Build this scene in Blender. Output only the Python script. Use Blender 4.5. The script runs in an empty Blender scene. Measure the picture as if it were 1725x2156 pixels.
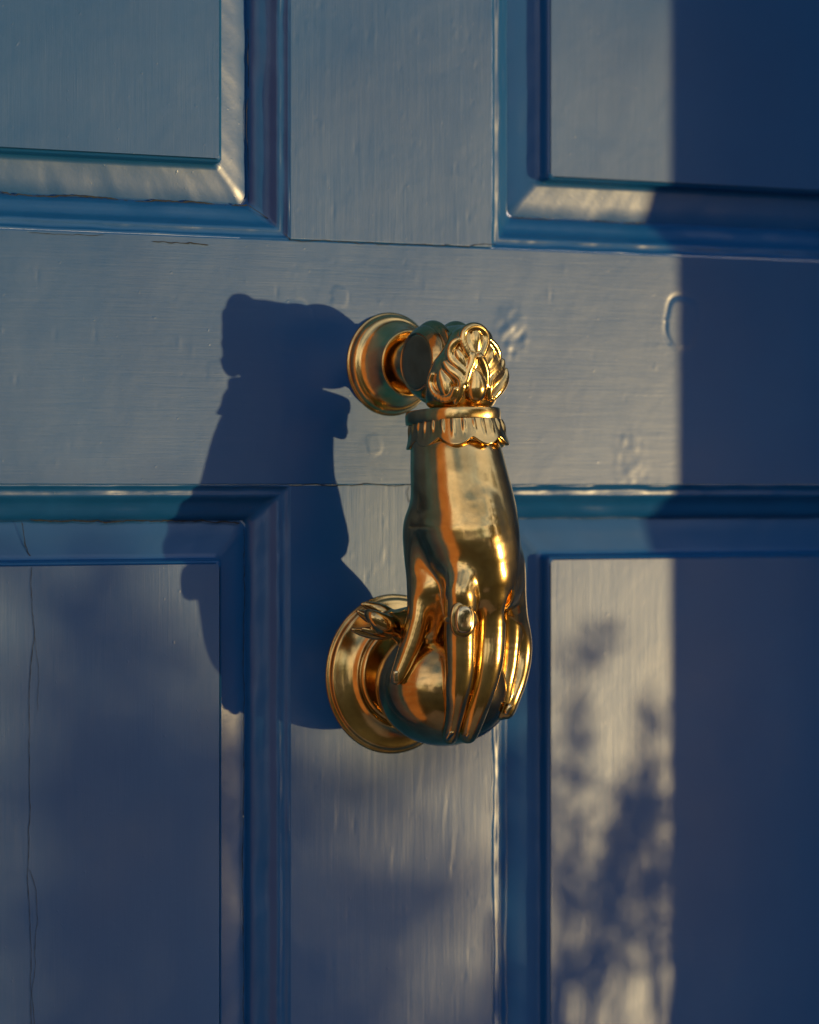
import bpy, math, random
import numpy as np
from math import radians, sin, cos, pi
S = bpy.context.scene
COL = S.collection
# ------------------------------------------------------------------ camera, light, exposure
TH = radians(33.0)                 # the camera stands to the left of the knocker, turned 33 degrees
D0, FPX, HZ = 1551.0, 8250.0, 1030.0
DIR = np.array([sin(TH), cos(TH), 0.0]); RGT = np.array([cos(TH), -sin(TH), 0.0])
CAM = -D0 * DIR                     # millimetres; door face is the plane y = 0, outside is -y
cam = bpy.data.cameras.new('camera'); co = bpy.data.objects.new('camera', cam); COL.objects.link(co)
co.location = CAM / 1000; co.rotation_euler = (pi/2, 0, -TH)
cam.sensor_fit = 'HORIZONTAL'; cam.sensor_width = 36; cam.lens = FPX / 1725 * 36
cam.shift_y = (HZ - 2156/2) / 1725
cam.clip_start = 0.05; cam.clip_end = 3000
cam.dof.use_dof = True; cam.dof.focus_distance = 1.492; cam.dof.aperture_fstop = 11
S.camera = co
SUNV = np.array([1.08, -1.0, -0.19]); SUNV = SUNV / np.linalg.norm(SUNV)     # towards the sun (low, from the right)
w = bpy.data.worlds.new('World'); S.world = w; w.use_nodes = True
nt = w.node_tree; bg = nt.nodes['Background']; sky = nt.nodes.new('ShaderNodeTexSky')
sky.sky_type = 'NISHITA'; sky.sun_disc = False; sky.sun_elevation = radians(18)
sky.sun_rotation = math.atan2(SUNV[0], SUNV[1]); sky.air_density = 1.0; sky.dust_density = 0.3; sky.ozone_density = 2.0
# thin white clouds added to the lower sky to whiten the brass reflections
tcw = nt.nodes.new('ShaderNodeTexCoord'); mpw = nt.nodes.new('ShaderNodeMapping'); mpw.inputs['Scale'].default_value = (1.3, 1.3, 4.0)
nzw = nt.nodes.new('ShaderNodeTexNoise'); nzw.inputs['Scale'].default_value = 1.6; nzw.inputs['Detail'].default_value = 4; nzw.inputs['Roughness'].default_value = .58
crw = nt.nodes.new('ShaderNodeValToRGB'); crw.color_ramp.elements[0].position = .36; crw.color_ramp.elements[1].position = .60
mxw = nt.nodes.new('ShaderNodeMixRGB'); mxw.inputs[2].default_value = (8.6, 7.6, 7.2, 1)
sxw = nt.nodes.new('ShaderNodeSeparateXYZ'); mrw = nt.nodes.new('ShaderNodeMapRange'); mrw.inputs[1].default_value = 1.0; mrw.inputs[2].default_value = .35
mlw = nt.nodes.new('ShaderNodeMath'); mlw.operation = 'MULTIPLY'
nt.links.new(tcw.outputs['Generated'], mpw.inputs[0]); nt.links.new(mpw.outputs[0], nzw.inputs['Vector']); nt.links.new(nzw.outputs[0], crw.inputs[0])
nt.links.new(tcw.outputs['Generated'], sxw.inputs[0]); nt.links.new(sxw.outputs[2], mrw.inputs[0])
nt.links.new(crw.outputs[0], mlw.inputs[0]); nt.links.new(mrw.outputs[0], mlw.inputs[1]); nt.links.new(mlw.outputs[0], mxw.inputs[0])
nt.links.new(sky.outputs[0], mxw.inputs[1]); nt.links.new(mxw.outputs[0], bg.inputs[0]); bg.inputs[1].default_value = 0.13
sl = bpy.data.lights.new('sun', 'SUN'); so = bpy.data.objects.new('sun', sl); COL.objects.link(so)
sl.energy = 3.2; sl.angle = radians(0.75); sl.color = (1.0, 0.70, 0.31)
from mathutils import Vector
so.rotation_euler = Vector(SUNV).to_track_quat('Z', 'Y').to_euler(); so.location = (1.5, -1.5, 0.3)
S.view_settings.view_transform = 'Standard'; S.view_settings.look = 'None'
S.view_settings.exposure = 0.0; S.view_settings.gamma = 1; S.view_settings.use_curve_mapping = False
S.cycles.max_bounces = 10; S.cycles.caustics_reflective = False; S.cycles.blur_glossy = 0.5
S.cycles.use_denoising = True

# ------------------------------------------------------------------ helpers
def P(u, v, Y=0.0):
    """door-space point (X, Y outwards, Z) in mm seen at photo position (u, v) at standoff Y"""
    d = DIR*FPX + RGT*(u-862.5) + np.array([0, 0, 1.0])*(HZ-v)
    t = (-Y - CAM[1]) / d[1]
    p = CAM + d*t
    return np.array([p[0], Y, p[2]])
def depth_scale(Y): return (D0 - Y*cos(TH)) / FPX            # mm per photo px
def mesh(name, V, F, mat, parent=None, smooth=True, normals=None):
    """V in door-space mm (X, Y outwards, Z)"""
    V = np.asarray(V, dtype=np.float64)
    W = np.stack([V[:, 0], -V[:, 1], V[:, 2]], 1) / 1000.0
    return wmesh(name, W, F, mat, parent, smooth)
def wmesh(name, W, F, mat, parent=None, smooth=True):
    me = bpy.data.meshes.new(name)
    W = np.asarray(W, dtype=np.float32)
    if isinstance(F, np.ndarray):
        n, k = F.shape
        me.vertices.add(len(W)); me.vertices.foreach_set('co', W.ravel())
        me.loops.add(n*k); me.loops.foreach_set('vertex_index', F.astype(np.int32).ravel())
        me.polygons.add(n); me.polygons.foreach_set('loop_start', (np.arange(n)*k).astype(np.int32))
        me.update(calc_edges=True); me.validate()
    else:
        me.from_pydata([tuple(map(float, p)) for p in W], [], F)
    if smooth: me.polygons.foreach_set('use_smooth', [True]*len(me.polygons))
    me.materials.append(mat); me.update()
    o = bpy.data.objects.new(name, me); COL.objects.link(o)
    if parent: o.parent = parent
    return o
def thing(name, label, cat, group=None, kind=None):
    o = bpy.data.objects.new(name, None); COL.objects.link(o); o.empty_display_size = 0.05
    o['label'] = label; o['category'] = cat
    if group: o['group'] = group
    return o
def tag(o, label=None, cat=None, group=None, kind=None):
    for k, v in (('label', label), ('category', cat), ('group', group), ('kind', kind)):
        if v: o[k] = v
    return o
def grid_faces(n, m, wrap_m=False, flip=False):
    """n rows x m columns of vertices"""
    i = np.arange(n-1)[:, None]; j = np.arange(m if wrap_m else m-1)[None, :]
    j2 = (j+1) % m
    a = i*m+j; b = i*m+j2; c = (i+1)*m+j2; d = (i+1)*m+j
    F = np.stack([a, b, c, d], -1).reshape(-1, 4)
    return F[:, ::-1].copy() if flip else F
rng = np.random.default_rng(7)
# cheap smooth value noise in 2D/3D
_T = rng.random((64, 64, 64)).astype(np.float32)*2-1
def vnoise(x, y, z=0.0):
    x, y, z = np.broadcast_arrays(np.asarray(x, float), np.asarray(y, float), np.asarray(z, float))
    xi, yi, zi = np.floor(x).astype(int), np.floor(y).astype(int), np.floor(z).astype(int)
    fx, fy, fz = x-xi, y-yi, z-zi
    fx, fy, fz = [f*f*(3-2*f) for f in (fx, fy, fz)]
    r = 0
    for a in (0, 1):
        for b in (0, 1):
            for c in (0, 1):
                r = r + _T[(xi+a) % 64, (yi+b) % 64, (zi+c) % 64]*(fx if a else 1-fx)*(fy if b else 1-fy)*(fz if c else 1-fz)
    return r

# ------------------------------------------------------------------ materials
def newmat(name):
    m = bpy.data.materials.new(name); m.use_nodes = True
    return m, m.node_tree, m.node_tree.nodes['Principled BSDF']
def N(nt, t, **kw):
    n = nt.nodes.new(t)
    for k, v in kw.items():
        if k in n.inputs: n.inputs[k].default_value = v
        else: setattr(n, k, v)
    return n
def noise(nt, vec, scale, detail=3, rough=.5, dist=0.0):
    n = N(nt, 'ShaderNodeTexNoise'); n.inputs['Scale'].default_value = scale; n.inputs['Detail'].default_value = detail
    n.inputs['Roughness'].default_value = rough; n.inputs['Distortion'].default_value = dist
    if vec is not None: nt.links.new(vec, n.inputs['Vector'])
    return n.outputs['Fac']
def mapping(nt, vec, scale, rot=(0, 0, 0), loc=(0, 0, 0)):
    m = N(nt, 'ShaderNodeMapping'); m.inputs['Scale'].default_value = scale; m.inputs['Rotation'].default_value = rot
    m.inputs['Location'].default_value = loc
    nt.links.new(vec, m.inputs['Vector']); return m.outputs[0]
def ramp(nt, fac, stops):
    r = N(nt, 'ShaderNodeValToRGB'); e = r.color_ramp.elements
    while len(e) < len(stops): e.new(.5)
    for i, (p, c) in enumerate(stops):
        e[i].position = p; e[i].color = (*c, 1) if len(c) == 3 else c
    nt.links.new(fac, r.inputs[0]); return r.outputs[0]
def math_(nt, op, a, b=None, c=None):
    n = N(nt, 'ShaderNodeMath'); n.operation = op
    for i, v in enumerate((a, b, c)):
        if v is None: continue
        if isinstance(v, (int, float)): n.inputs[i].default_value = v
        else: nt.links.new(v, n.inputs[i])
    return n.outputs[0]
def bump(nt, h, dist, strength=1.0, nrm=None):
    b = N(nt, 'ShaderNodeBump'); b.inputs['Distance'].default_value = dist; b.inputs['Strength'].default_value = strength
    nt.links.new(h, b.inputs['Height'])
    if nrm is not None: nt.links.new(nrm, b.inputs['Normal'])
    return b.outputs[0]

def paint(name, grain):
    """old blue gloss paint with brush strokes: grain 'v', 'h'"""
    m, nt, b = newmat(name)
    tc = N(nt, 'ShaderNodeTexCoord').outputs['Object']
    sc = (1, 1, 0.035) if grain == 'v' else (0.035, 1, 1)
    sc2 = (1, 1, 0.06) if grain == 'v' else (0.06, 1, 1)
    if grain == 'm': sc, sc2 = (.30, .30, .30), (.10, .10, .10)
    st = mapping(nt, tc, sc); st2 = mapping(nt, tc, sc2)
    fine = noise(nt, st, 1500, 3, .6, .3)
    mid = noise(nt, st2, 320, 3, .55, .4)
    lump = noise(nt, tc, 45, 3, .5, .3)
    speck = noise(nt, tc, 420, 2, .5)
    specks = math_(nt, 'GREATER_THAN', speck, .735)
    spk = ramp(nt, speck, [(.0, (0, 0, 0)), (.70, (0, 0, 0)), (.78, (1, 1, 1))])
    n0 = bump(nt, lump, .00012)
    n1 = bump(nt, mid, .000032, 1, n0)
    n2 = bump(nt, fine, .000024, 1, n1)
    n3 = bump(nt, spk, .00003, 1, n2)
    nt.links.new(n3, b.inputs['Normal'])
    big = noise(nt, tc, 9, 4, .6)
    colr = ramp(nt, big, [(.3, (.004, .083, .262)), (.7, (.007, .102, .30))])
    nt.links.new(colr, b.inputs['Base Color'])
    rr = math_(nt, 'MULTIPLY_ADD', noise(nt, tc, 16, 5, .65), .16, .24)
    nt.links.new(rr, b.inputs['Roughness'])
    b.inputs['IOR'].default_value = 1.5; b.inputs['Specular IOR Level'].default_value = .62
    return m
M = {}
M['paint_v'] = paint('blue_paint_vertical_strokes', 'v')
M['paint_h'] = paint('blue_paint_level_strokes', 'h')
M['paint_m'] = paint('thick_blue_paint_on_mouldings', 'm')

def brass(name, base, rough, tarnish=.35, scratch=1.0):
    m, nt, b = newmat(name)
    tc = N(nt, 'ShaderNodeTexCoord').outputs['Object']
    n1 = noise(nt, tc, 70, 5, .62, .4)
    c = ramp(nt, n1, [(.30, tuple(x*(1-tarnish)*k for x, k in zip(base, (1, .93, .8)))), (.62, base)])
    nt.links.new(c, b.inputs['Base Color'])
    s1 = noise(nt, mapping(nt, tc, (1, 1, .06)), 1800, 2, .6)
    s2 = noise(nt, mapping(nt, tc, (.08, 1, 1), (.3, .5, .2)), 2200, 2, .6)
    nn = noise(nt, tc, 160, 4, .6)
    r = math_(nt, 'MULTIPLY_ADD', nn, .10, rough-.05)
    r = math_(nt, 'ADD', r, math_(nt, 'MULTIPLY_ADD', s1, .05, -.025))
    nt.links.new(r, b.inputs['Roughness'])
    nb = bump(nt, noise(nt, tc, 130, 2, .5), .00010)
    nb = bump(nt, s1, .000010*scratch, 1, nb)
    nb = bump(nt, s2, .000008*scratch, 1, nb)
    nt.links.new(nb, b.inputs['Normal'])
    b.inputs['Metallic'].default_value = 1.0
    return m
M['brass'] = brass('polished_brass', (.93, .65, .26), .19)
M['brass_old'] = brass('tarnished_brass', (.70, .48, .20), .15, .4)
M['brass_pale'] = brass('pale_polished_brass', (.86, .70, .40), .12, .25)

def simple(name, col, rough=.8, nscale=20, var=.25, bmp=0.0, spec=.5):
    m, nt, b = newmat(name)
    tc = N(nt, 'ShaderNodeTexCoord').outputs['Object']
    n1 = noise(nt, tc, nscale, 5, .6)
    nt.links.new(ramp(nt, n1, [(.3, tuple(x*(1-var) for x in col)), (.7, tuple(min(1, x*(1+var)) for x in col))]), b.inputs['Base Color'])
    b.inputs['Roughness'].default_value = rough; b.inputs['Specular IOR Level'].default_value = spec
    if bmp: nt.links.new(bump(nt, n1, bmp), b.inputs['Normal'])
    return m
M['crack'] = simple('dark_paint_crack', (.010, .016, .024), .8, 400, .4)
M['bare'] = simple('pale_bare_wood_fleck', (.30, .30, .28), .8, 400, .3)
M['ground'] = simple('dry_grass_and_earth', (.10, .092, .04), .95, .6, .5)
M['stone'] = simple('worn_doorstep_stone', (.34, .31, .27), .85, 25, .25, .002)
M['render'] = simple('house_render', (.42, .38, .32), .9, 3, .2)
M['roof'] = simple('slate_roof', (.09, .085, .09), .7, 5, .3)
M['glass'] = simple('dark_window_glass', (.02, .025, .03), .08, 2, .2)
M['white'] = simple('white_window_frame', (.75, .74, .70), .5, 8, .05)
M['bark'] = simple('bark', (.10, .07, .045), .9, 60, .4, .004)
def leafmat(name, col):
    m, nt, b = newmat(name)
    tc = N(nt, 'ShaderNodeTexCoord').outputs['Object']
    n1 = noise(nt, tc, 6, 3, .6)
    nt.links.new(ramp(nt, n1, [(.3, tuple(x*.65 for x in col)), (.7, tuple(x*1.3 for x in col))]), b.inputs['Base Color'])
    b.inputs['Roughness'].default_value = .55
    return m
M['leaf'] = leafmat('leaf_green', (.05, .085, .025))
M['leaf2'] = leafmat('olive_leaf', (.07, .085, .03))
def brickmat():
    m, nt, b = newmat('orange_red_brick')
    tc = N(nt, 'ShaderNodeTexCoord').outputs['Object']
    sx = N(nt, 'ShaderNodeSeparateXYZ'); nt.links.new(tc, sx.inputs[0])
    cx = N(nt, 'ShaderNodeCombineXYZ')
    nt.links.new(math_(nt, 'ADD', sx.outputs[0], sx.outputs[1]), cx.inputs[0]); nt.links.new(sx.outputs[2], cx.inputs[1])
    br = N(nt, 'ShaderNodeTexBrick'); nt.links.new(cx.outputs[0], br.inputs['Vector'])
    br.inputs['Scale'].default_value = 1; br.inputs['Brick Width'].default_value = .225; br.inputs['Row Height'].default_value = .075
    br.inputs['Mortar Size'].default_value = .005; br.inputs['Color1'].default_value = (.52, .25, .12, 1); br.inputs['Color2'].default_value = (.42, .18, .085, 1)
    br.inputs['Mortar'].default_value = (.42, .36, .28, 1)
    nt.links.new(br.outputs['Color'], b.inputs['Base Color']); b.inputs['Roughness'].default_value = .9
    nt.links.new(bump(nt, math_(nt, 'MULTIPLY', br.outputs['Fac'], -1.0), .004), b.inputs['Normal'])
    return m
M['brick'] = brickmat()

# ------------------------------------------------------------------ surroundings: made-up hillside, doorstep, house wall with the door recess
G0 = -1.25
def terrain_z(x, y):      # world metres; slope made up so the ground clears the low sun
    d = np.maximum(0, -(y+1.0))
    return G0 - 0.15 - d*0.20 - np.maximum(0, x-1.5)*0.02
gx = np.concatenate([-np.geomspace(400, 2, 26), np.linspace(-1.5, 1.5, 5), np.geomspace(2, 400, 26)])
gy = np.concatenate([-np.geomspace(700, 1.05, 44), [-1.0, -.5, 0.0, 5.0, 60, 400]])
X, Y = np.meshgrid(gx, gy)
Z = terrain_z(X, Y) + vnoise(X*.07, Y*.07)*np.clip((-Y-4)/20, 0, 1)*.6
wmesh('ground', np.stack([X, Y, Z], -1).reshape(-1, 3), grid_faces(len(gy), len(gx)), M['ground'])['kind'] = 'structure'

def box(x0, x1, y0, y1, z0, z1):
    V = [(x, y, z) for x in (x0, x1) for y in (y0, y1) for z in (z0, z1)]
    F = [(0, 1, 3, 2), (4, 6, 7, 5), (0, 4, 5, 1), (2, 3, 7, 6), (0, 2, 6, 4), (1, 5, 7, 3)]
    return V, F
def wbox(name, dims, mat, parent=None, bev=0.0):
    V, F = box(*dims)
    o = wmesh(name, V, F, mat, parent, smooth=False)
    if bev:
        md = o.modifiers.new('bevel', 'BEVEL'); md.width = bev; md.segments = 2
    return o
wbox('doorstep', (-.62, .62, -.95, .04, G0-.25, G0), M['stone'], None, .012)
tag(bpy.data.objects['doorstep'], 'worn stone step below the blue door', 'doorstep')
wl = thing('brick_wall', 'orange brick house wall round the recess of the blue door', 'wall')
DX = .43        # half width of the opening
RV = .25        # depth of the recess
XR = .415
wbox('pier', (-3.2, -DX, -RV, .12, G0-.5, 1.35), M['brick'], wl)
wbox('pier', (XR, 3.2, -RV, .12, G0-.5, 1.35), M['brick'], wl)
wbox('wall_head', (-3.2, 3.2, -RV, .12, 1.352, 3.4), M['brick'], wl)
fr = thing('door_frame', 'blue painted frame lining the recess at the edge of the door', 'door frame')
wbox('jamb', (-DX+.001, -DX+.03, -.03, .05, G0, 1.30), M['paint_v'], fr, .002)
wbox('jamb', (XR-.021, XR-.0092, -.03, .05, G0, 1.30), M['paint_v'], fr, .002)
wbox('added_reveal_lining', (XR-.009, XR-.0005, -RV-.004, .05, G0, 1.30), M['paint_v'], fr, .001)  # right side only, added to keep brick colour out of the door's reflections
wbox('frame_head', (-DX+.001, XR-.001, -.03, .05, 1.302, 1.35), M['paint_h'], fr, .002)

# ------------------------------------------------------------------ the door
door = thing('panelled_door', 'blue painted wooden door with raised panels and mouldings, worn and finely cracked', 'door')
XL_, XR_ = -398.0, 393.0            # door edges in mm
ZB, ZT = -1245.0, 1298.0
xa = P(610, 1000)[0]; xb = P(1036, 1000)[0]        # muntin edges
zt = P(610, 505)[2]; zb = P(608, 1021)[2]          # rail edges
MW, BW = 14.0, 16.0
def marks(X, Z, kind):
    """height in mm of old paint: plug rings, drips, dents"""
    h = 0.045*vnoise(X/24, Z/24, 3) + 0.010*vnoise(X/8.5, Z/8.5, 9)
    if kind == 'rail':
        h += .003*vnoise(X/24, Z/1.7, 5)
        def ring(u, v, r, amp, width=.7, asp=1.15, inner=0.0, seed=0):
            c = P(u, v)
            th = np.arctan2(Z-c[2], X-c[0])
            rr = (np.abs(X-c[0])**2.5+np.abs((Z-c[2])/asp)**2.5)**.4 + .7*vnoise(th*1.5+seed, 3.3, seed)
            a = amp*(.5+.8*vnoise(th*1.2+seed, 1.1, seed))
            return -a*np.exp(-((rr-r)/width)**2) + inner*(1/(1+np.exp((rr-r)/.35)))
        h += ring(1437, 678, 8.6, .24, .9, 1.25, .16, 1)
        h += ring(622, 690, 9.0, .10, .6, 1.15, .04, 4)
        h += ring(716, 625, 4.0, .05, .5, 1.1, .05, 6)
        h += ring(788, 935, 4.0, .03, .5, 1.1, .05, 8)
        h += ring(455, 790, 4.5, .02, .5, 1.1, .02, 10)
        c = P(1078, 697); rr = np.hypot(X-c[0], (Z-c[2])/1.3)
        h += np.exp(-(rr/7.5)**4)*(.20*vnoise((X*.8+Z*.6)/2.9, (Z*.8-X*.6)/2.9, 20.5)+.08)
        c = P(1330, 975); rr = np.hypot((X-c[0])/1.3, (Z-c[2])/2)
        h += np.exp(-(rr/7)**4)*(.09*vnoise((X*.8+Z*.6)/3.1, (Z*.8-X*.6)/3.1, 23.5)+.05)
        # small scratches and dents
        r2 = np.random.default_rng(5)
        for _ in range(120):
            c = P(r2.uniform(0, 1725), r2.uniform(530, 1010)); s = r2.uniform(.3, .9); e = r2.uniform(1, 4)
            h += r2.choice([-.05, .05])*r2.random()*np.exp(-(((X-c[0])/s)**2+((Z-c[2])/(s*e))**2))
    else:
        h += .010*vnoise(X/1.7, Z/26, 5)
        r2 = np.random.default_rng(11)
        for _ in range(110):
            if kind == 'low': c = P(r2.uniform(610, 1030), r2.uniform(1050, 2150))
            else: c = P(r2.uniform(610, 1040), r2.uniform(0, 500))
            s = r2.uniform(.3, .8); e = r2.uniform(1, 4)
            h += r2.choice([-.06, .05])*r2.random()*np.exp(-(((X-c[0])/s)**2+((Z-c[2])/(s*e))**2))
        if kind == 'low':
            for u, v, ln, am in ((703, 1725, 7, .5), (700, 1690, 5, .3), (935, 1700, 9, .4), (820, 1815, 6, .3), (950, 1790, 8, .35), (880, 1650, 6, .3), (805, 1170, 3, .5), (770, 1290, 2.5, .4)):
                c = P(u, v); am *= .08; h += am*np.exp(-(((X-c[0]-.1*(Z-c[2]))/1.1)**2+((Z-c[2])/ln)**2)) - am*.8*np.exp(-(((X-c[0]-1.8-.1*(Z-c[2]))/1.0)**2+((Z-c[2])/ln)**2))
    return h
def height_board(name, x0, x1, z0, z1, kind, mat, step=.7, edge=1.6, fx=None, fz=None):
    """fx, fz: the fine range (what the photo can see); coarse beyond"""
    def axis(a, b, f):
        if f is None: f = (a, b)
        fa, fb = max(a, f[0]), min(b, f[1])
        ax = np.arange(fa, fb, step)
        return np.concatenate([np.linspace(a, fa, 8)[:-1] if fa > a else [], ax, np.linspace(fb, b, 8) if fb < b else [b]])
    ax = axis(x0, x1, fx); az = axis(z0, z1, fz)
    X, Z = np.meshgrid(ax, az)
    H = marks(X, Z, kind)
    de = np.minimum.reduce([X-x0, x1-X, Z-z0, z1-Z])
    V = np.stack([X, H, Z], -1).reshape(-1, 3)
    # back face ring for thickness
    n, m = X.shape
    F = grid_faces(n, m)
    rim = np.concatenate([np.arange(m), np.arange(1, n)*m+m-1, (n-1)*m+np.arange(m-2, -1, -1), np.arange(n-2, 0, -1)*m])
    VR = V[rim].copy(); VR[:, 1] = -38
    k = len(rim); base = len(V)
    R = np.stack([rim, base+np.arange(k), base+(np.arange(k)+1) % k, np.roll(rim, -1)], 1)
    o = mesh(name, np.concatenate([V, VR]), np.concatenate([F, R]), mat, door)
    return o
G = .12     # hairline joints
height_board('lock_rail', XL_+96, XR_-96, zb, zt, 'rail', M['paint_h'], .7, fx=(-185, 250))
height_board('upper_muntin', xa, xb, zt+G, 1180, 'up', M['paint_v'], .7, fz=(zt, 230))
height_board('lower_muntin', xa, xb, -1100, zb-G, 'low', M['paint_v'], .7, fz=(-240, zb))
for x0, x1 in ((XL_, XL_+95.8), (XR_-95.8, XR_)):
    o = wbox('stile', (x0/1000, x1/1000, 0, .038, ZB/1000, ZT/1000), M['paint_v'], door, .001)
wbox('top_rail', ((XL_+96)/1000, (XR_-96)/1000, 0, .038, 1.1802, ZT/1000), M['paint_h'], door, .001)
wbox('bottom_rail', ((XL_+96)/1000, (XR_-96)/1000, 0, .038, ZB/1000, -1.1002), M['paint_h'], door, .001)

# panel + moulding rings around a rectangular opening
MP = [(0.0, 0.02), (.6, -.05), (1.0, -.55), (1.5, -1.0), (2.4, -1.35), (3.4, -1.25), (4.2, -1.35), (5.0, -2.1), (6.0, -3.6), (7.4, -4.9), (9.2, -5.7), (11.0, -6.5), (12.4, -7.6), (13.3, -8.9), (13.8, -10.3)]
BP = [(13.6, -10.2), (14.4, -9.85), (20.0, -8.85), (26.0, -7.8), (28.0, -7.4), (28.35, -6.9), (28.6, -4.6), (28.9, -2.9), (29.5, -2.15), (30.4, -2.0)]
def ring_path(x0, x1, z0, z1, off, sides, rad):
    """rectangle inset by off, dense, corners slightly rounded, returns points (n,2)"""
    a, b, c, d = x0+off, x1-off, z0+off, z1-off
    cs = [(a, c), (b, c), (b, d), (a, d)]
    pts = []
    for i in range(4):
        p = np.array(cs[i]); q = np.array(cs[(i+1) % 4])
        L = np.linalg.norm(q-p); t = (q-p)/L
        n = sides[i % 2]
        s = np.linspace(0, 1, n+1)
        # denser to the ends
        s = .5-.5*np.cos(pi*s)*(1) if False else s
        ss = rad + (L-2*rad)*s
        for k in ss: pts.append(p+t*k)
    return np.array(pts)
def opening(name_i, x0, x1, z0, z1, label=None):
    sides = (int((x1-x0)/1.2), int((z1-z0)/1.6))
    sd = name_i*17.3
    # moulding
    rows = []
    for k, (o, y) in enumerate(MP):
        p = ring_path(x0, x1, z0, z1, o, sides, .35 if k < 8 else 1.3)
        j = .30*vnoise(p[:, 0]/14+sd, p[:, 1]/14, o*.25) + .08*vnoise(p[:, 0]/4+sd, p[:, 1]/4, o*.5)
        fade = 0.2 if k == 0 else 1
        rows.append(np.stack([p[:, 0], y+j*1.5*fade, p[:, 1]], 1))
    m = len(rows[0])
    mesh('moulding', np.concatenate(rows), grid_faces(len(rows), m, True, True), M['paint_m'], door)
    rows = []
    for k, (o, y) in enumerate(BP):
        p = ring_path(x0, x1, z0, z1, o, sides, 3.0 if k < 2 else (1.2 if k < 5 else 1.0))
        j = (.22*vnoise(p[:, 0]/11+sd, p[:, 1]/11, o*.16+5) + .07*vnoise(p[:, 0]/4+sd, p[:, 1]/4, o*.3))*(1.0 if k < 5 else .35)
        rows.append(np.stack([p[:, 0], y+j, p[:, 1]], 1))
    V = np.concatenate(rows); F = grid_faces(len(rows), m, True, True).tolist()
    # field: fine grid inside, joined by sharing the last ring as an n-gon with a flat sheet
    last = (len(rows)-1)*m
    F.append([last+i for i in range(m)])
    V[last:, 1] = -2.0
    o = mesh('panel', V, F, M['paint_v'], door)
    o.data.polygons[len(F)-1].use_smooth = False
    o.data.materials.append(M['paint_m'])
    mi = np.ones(len(o.data.polygons), dtype=np.int32); mi[-1] = 0; mi[-2*m:] = 0; o.data.polygons.foreach_set('material_index', mi)
    return o
PW = 296.0
opening(1, XL_+96, xa-.05, zt+.05, 1180)
opening(2, xb+.05, XR_-96, zt+.05, 1180)
opening(3, XL_+96, xa-.05, -1100, zb-.05)
opening(4, xb+.05, XR_-96, -1100, zb-.05)

# hairline cracks in the paint: jagged dark slits with a lifted lip
def crack(pts, w=.22, Yv=0.0, jit=.5, seed=0, lip=True, name='paint_crack', mat=None):
    r = np.random.default_rng(seed)
    P3 = [np.array(p, float) for p in pts]
    out = []
    for a, b in zip(P3[:-1], P3[1:]):
        L = np.linalg.norm(b-a); n = max(2, int(L/.9))
        for k in range(n): out.append(a+(b-a)*k/n)
    out.append(P3[-1]); out = np.array(out)
    d = np.gradient(out, axis=0); d[:, 1] = 0; d /= np.linalg.norm(d, axis=1)[:, None]+1e-9
    nrm = np.stack([-d[:, 2], 0*d[:, 0], d[:, 0]], 1)
    t = np.arange(len(out))
    out = out + nrm*(jit*(vnoise(t*.18, seed*3.1)+.45*vnoise(t*.6, seed*5.7)))[:, None]
    ww = w*(.55+.45*np.abs(vnoise(t*.35, seed*7.7))*2)
    ww[0] = ww[-1] = .02
    A = out+nrm*ww[:, None]/2; B = out-nrm*ww[:, None]/2
    n = len(out)
    V = np.concatenate([A, B]); V[:, 1] += .14 if Yv == 0 and out[:, 1].mean() > -3 else .42
    Vb = V.copy(); Vb[:, 1] -= .6
    i = np.arange(n-1)
    F = np.concatenate([np.stack([i, i+1, n+i+1, n+i], 1)])
    mesh(name, V, F, mat or M['crack'], door, smooth=False)
def cu(L, Y): return [P(u, v, Y) for u, v in L]
crack(cu([(600, 487), (612, 507), (700, 509), (800, 513), (900, 515), (985, 517), (1046, 514)], .22), .3, jit=.5, seed=1)
crack(cu([(606, 1022), (640, 1020), (720, 1021), (780, 1018), (830, 1024), (880, 1020), (960, 1021)], .22), .3, jit=.6, seed=2)
crack(cu([(862, 1022), (858, 1040), (866, 1060), (870, 1090)], .22), .2, jit=.5, seed=3)
crack(cu([(320, 508), (360, 512), (400, 510), (440, 514)], .22), .4, jit=.4, seed=4)
crack(cu([(60, 490), (110, 492), (150, 494), (220, 496)], .05), .25, jit=.4, seed=5)
LLY = -1.85
crack(cu([(66, 1192), (64, 1230), (72, 1330), (62, 1440), (60, 1560), (64, 1700), (58, 1850), (66, 1990), (64, 2160)], LLY), .22, jit=.45, seed=6)
crack(cu([(72, 1340), (82, 1400), (80, 1500)], LLY), .16, jit=.5, seed=7)
crack(cu([(60, 1830), (78, 1880), (76, 1980), (68, 2080), (72, 2160)], LLY), .2, jit=.6, seed=8)
crack(cu([(42, 1098), (48, 1120), (52, 1150), (66, 1185)], -8.2), .45, jit=.5, seed=9)
crack(cu([(0, 405), (60, 411), (150, 414), (250, 420), (340, 424), (430, 428), (500, 433), (522, 430)], -9.0), .55, jit=.6, seed=10)
crack(cu([(522, 430), (555, 455), (590, 478), (606, 488)], -5.0), .4, jit=.3, seed=11)
crack(cu([(520, 60), (524, 160), (518, 260), (524, 380), (523, 428)], -9.2), .35, jit=.4, seed=12)
crack(cu([(0, 1086), (100, 1097), (250, 1098), (400, 1096), (505, 1100)], -9.0), .5, jit=.5, seed=13)
crack(cu([(1065, 440), (1072, 456), (1130, 462), (1230, 466), (1360, 470)], -9.0), .4, jit=.5, seed=14)
crack(cu([(512, 1110), (514, 1250), (511, 1400), (513, 1600), (510, 1800), (511, 2000), (513, 2160)], -9.2), .35, jit=.4, seed=15)
crack(cu([(511, 1716), (512, 1722)], -8.6), .7, jit=.0, seed=16, name='bare_fleck', mat=M['bare'])

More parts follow.
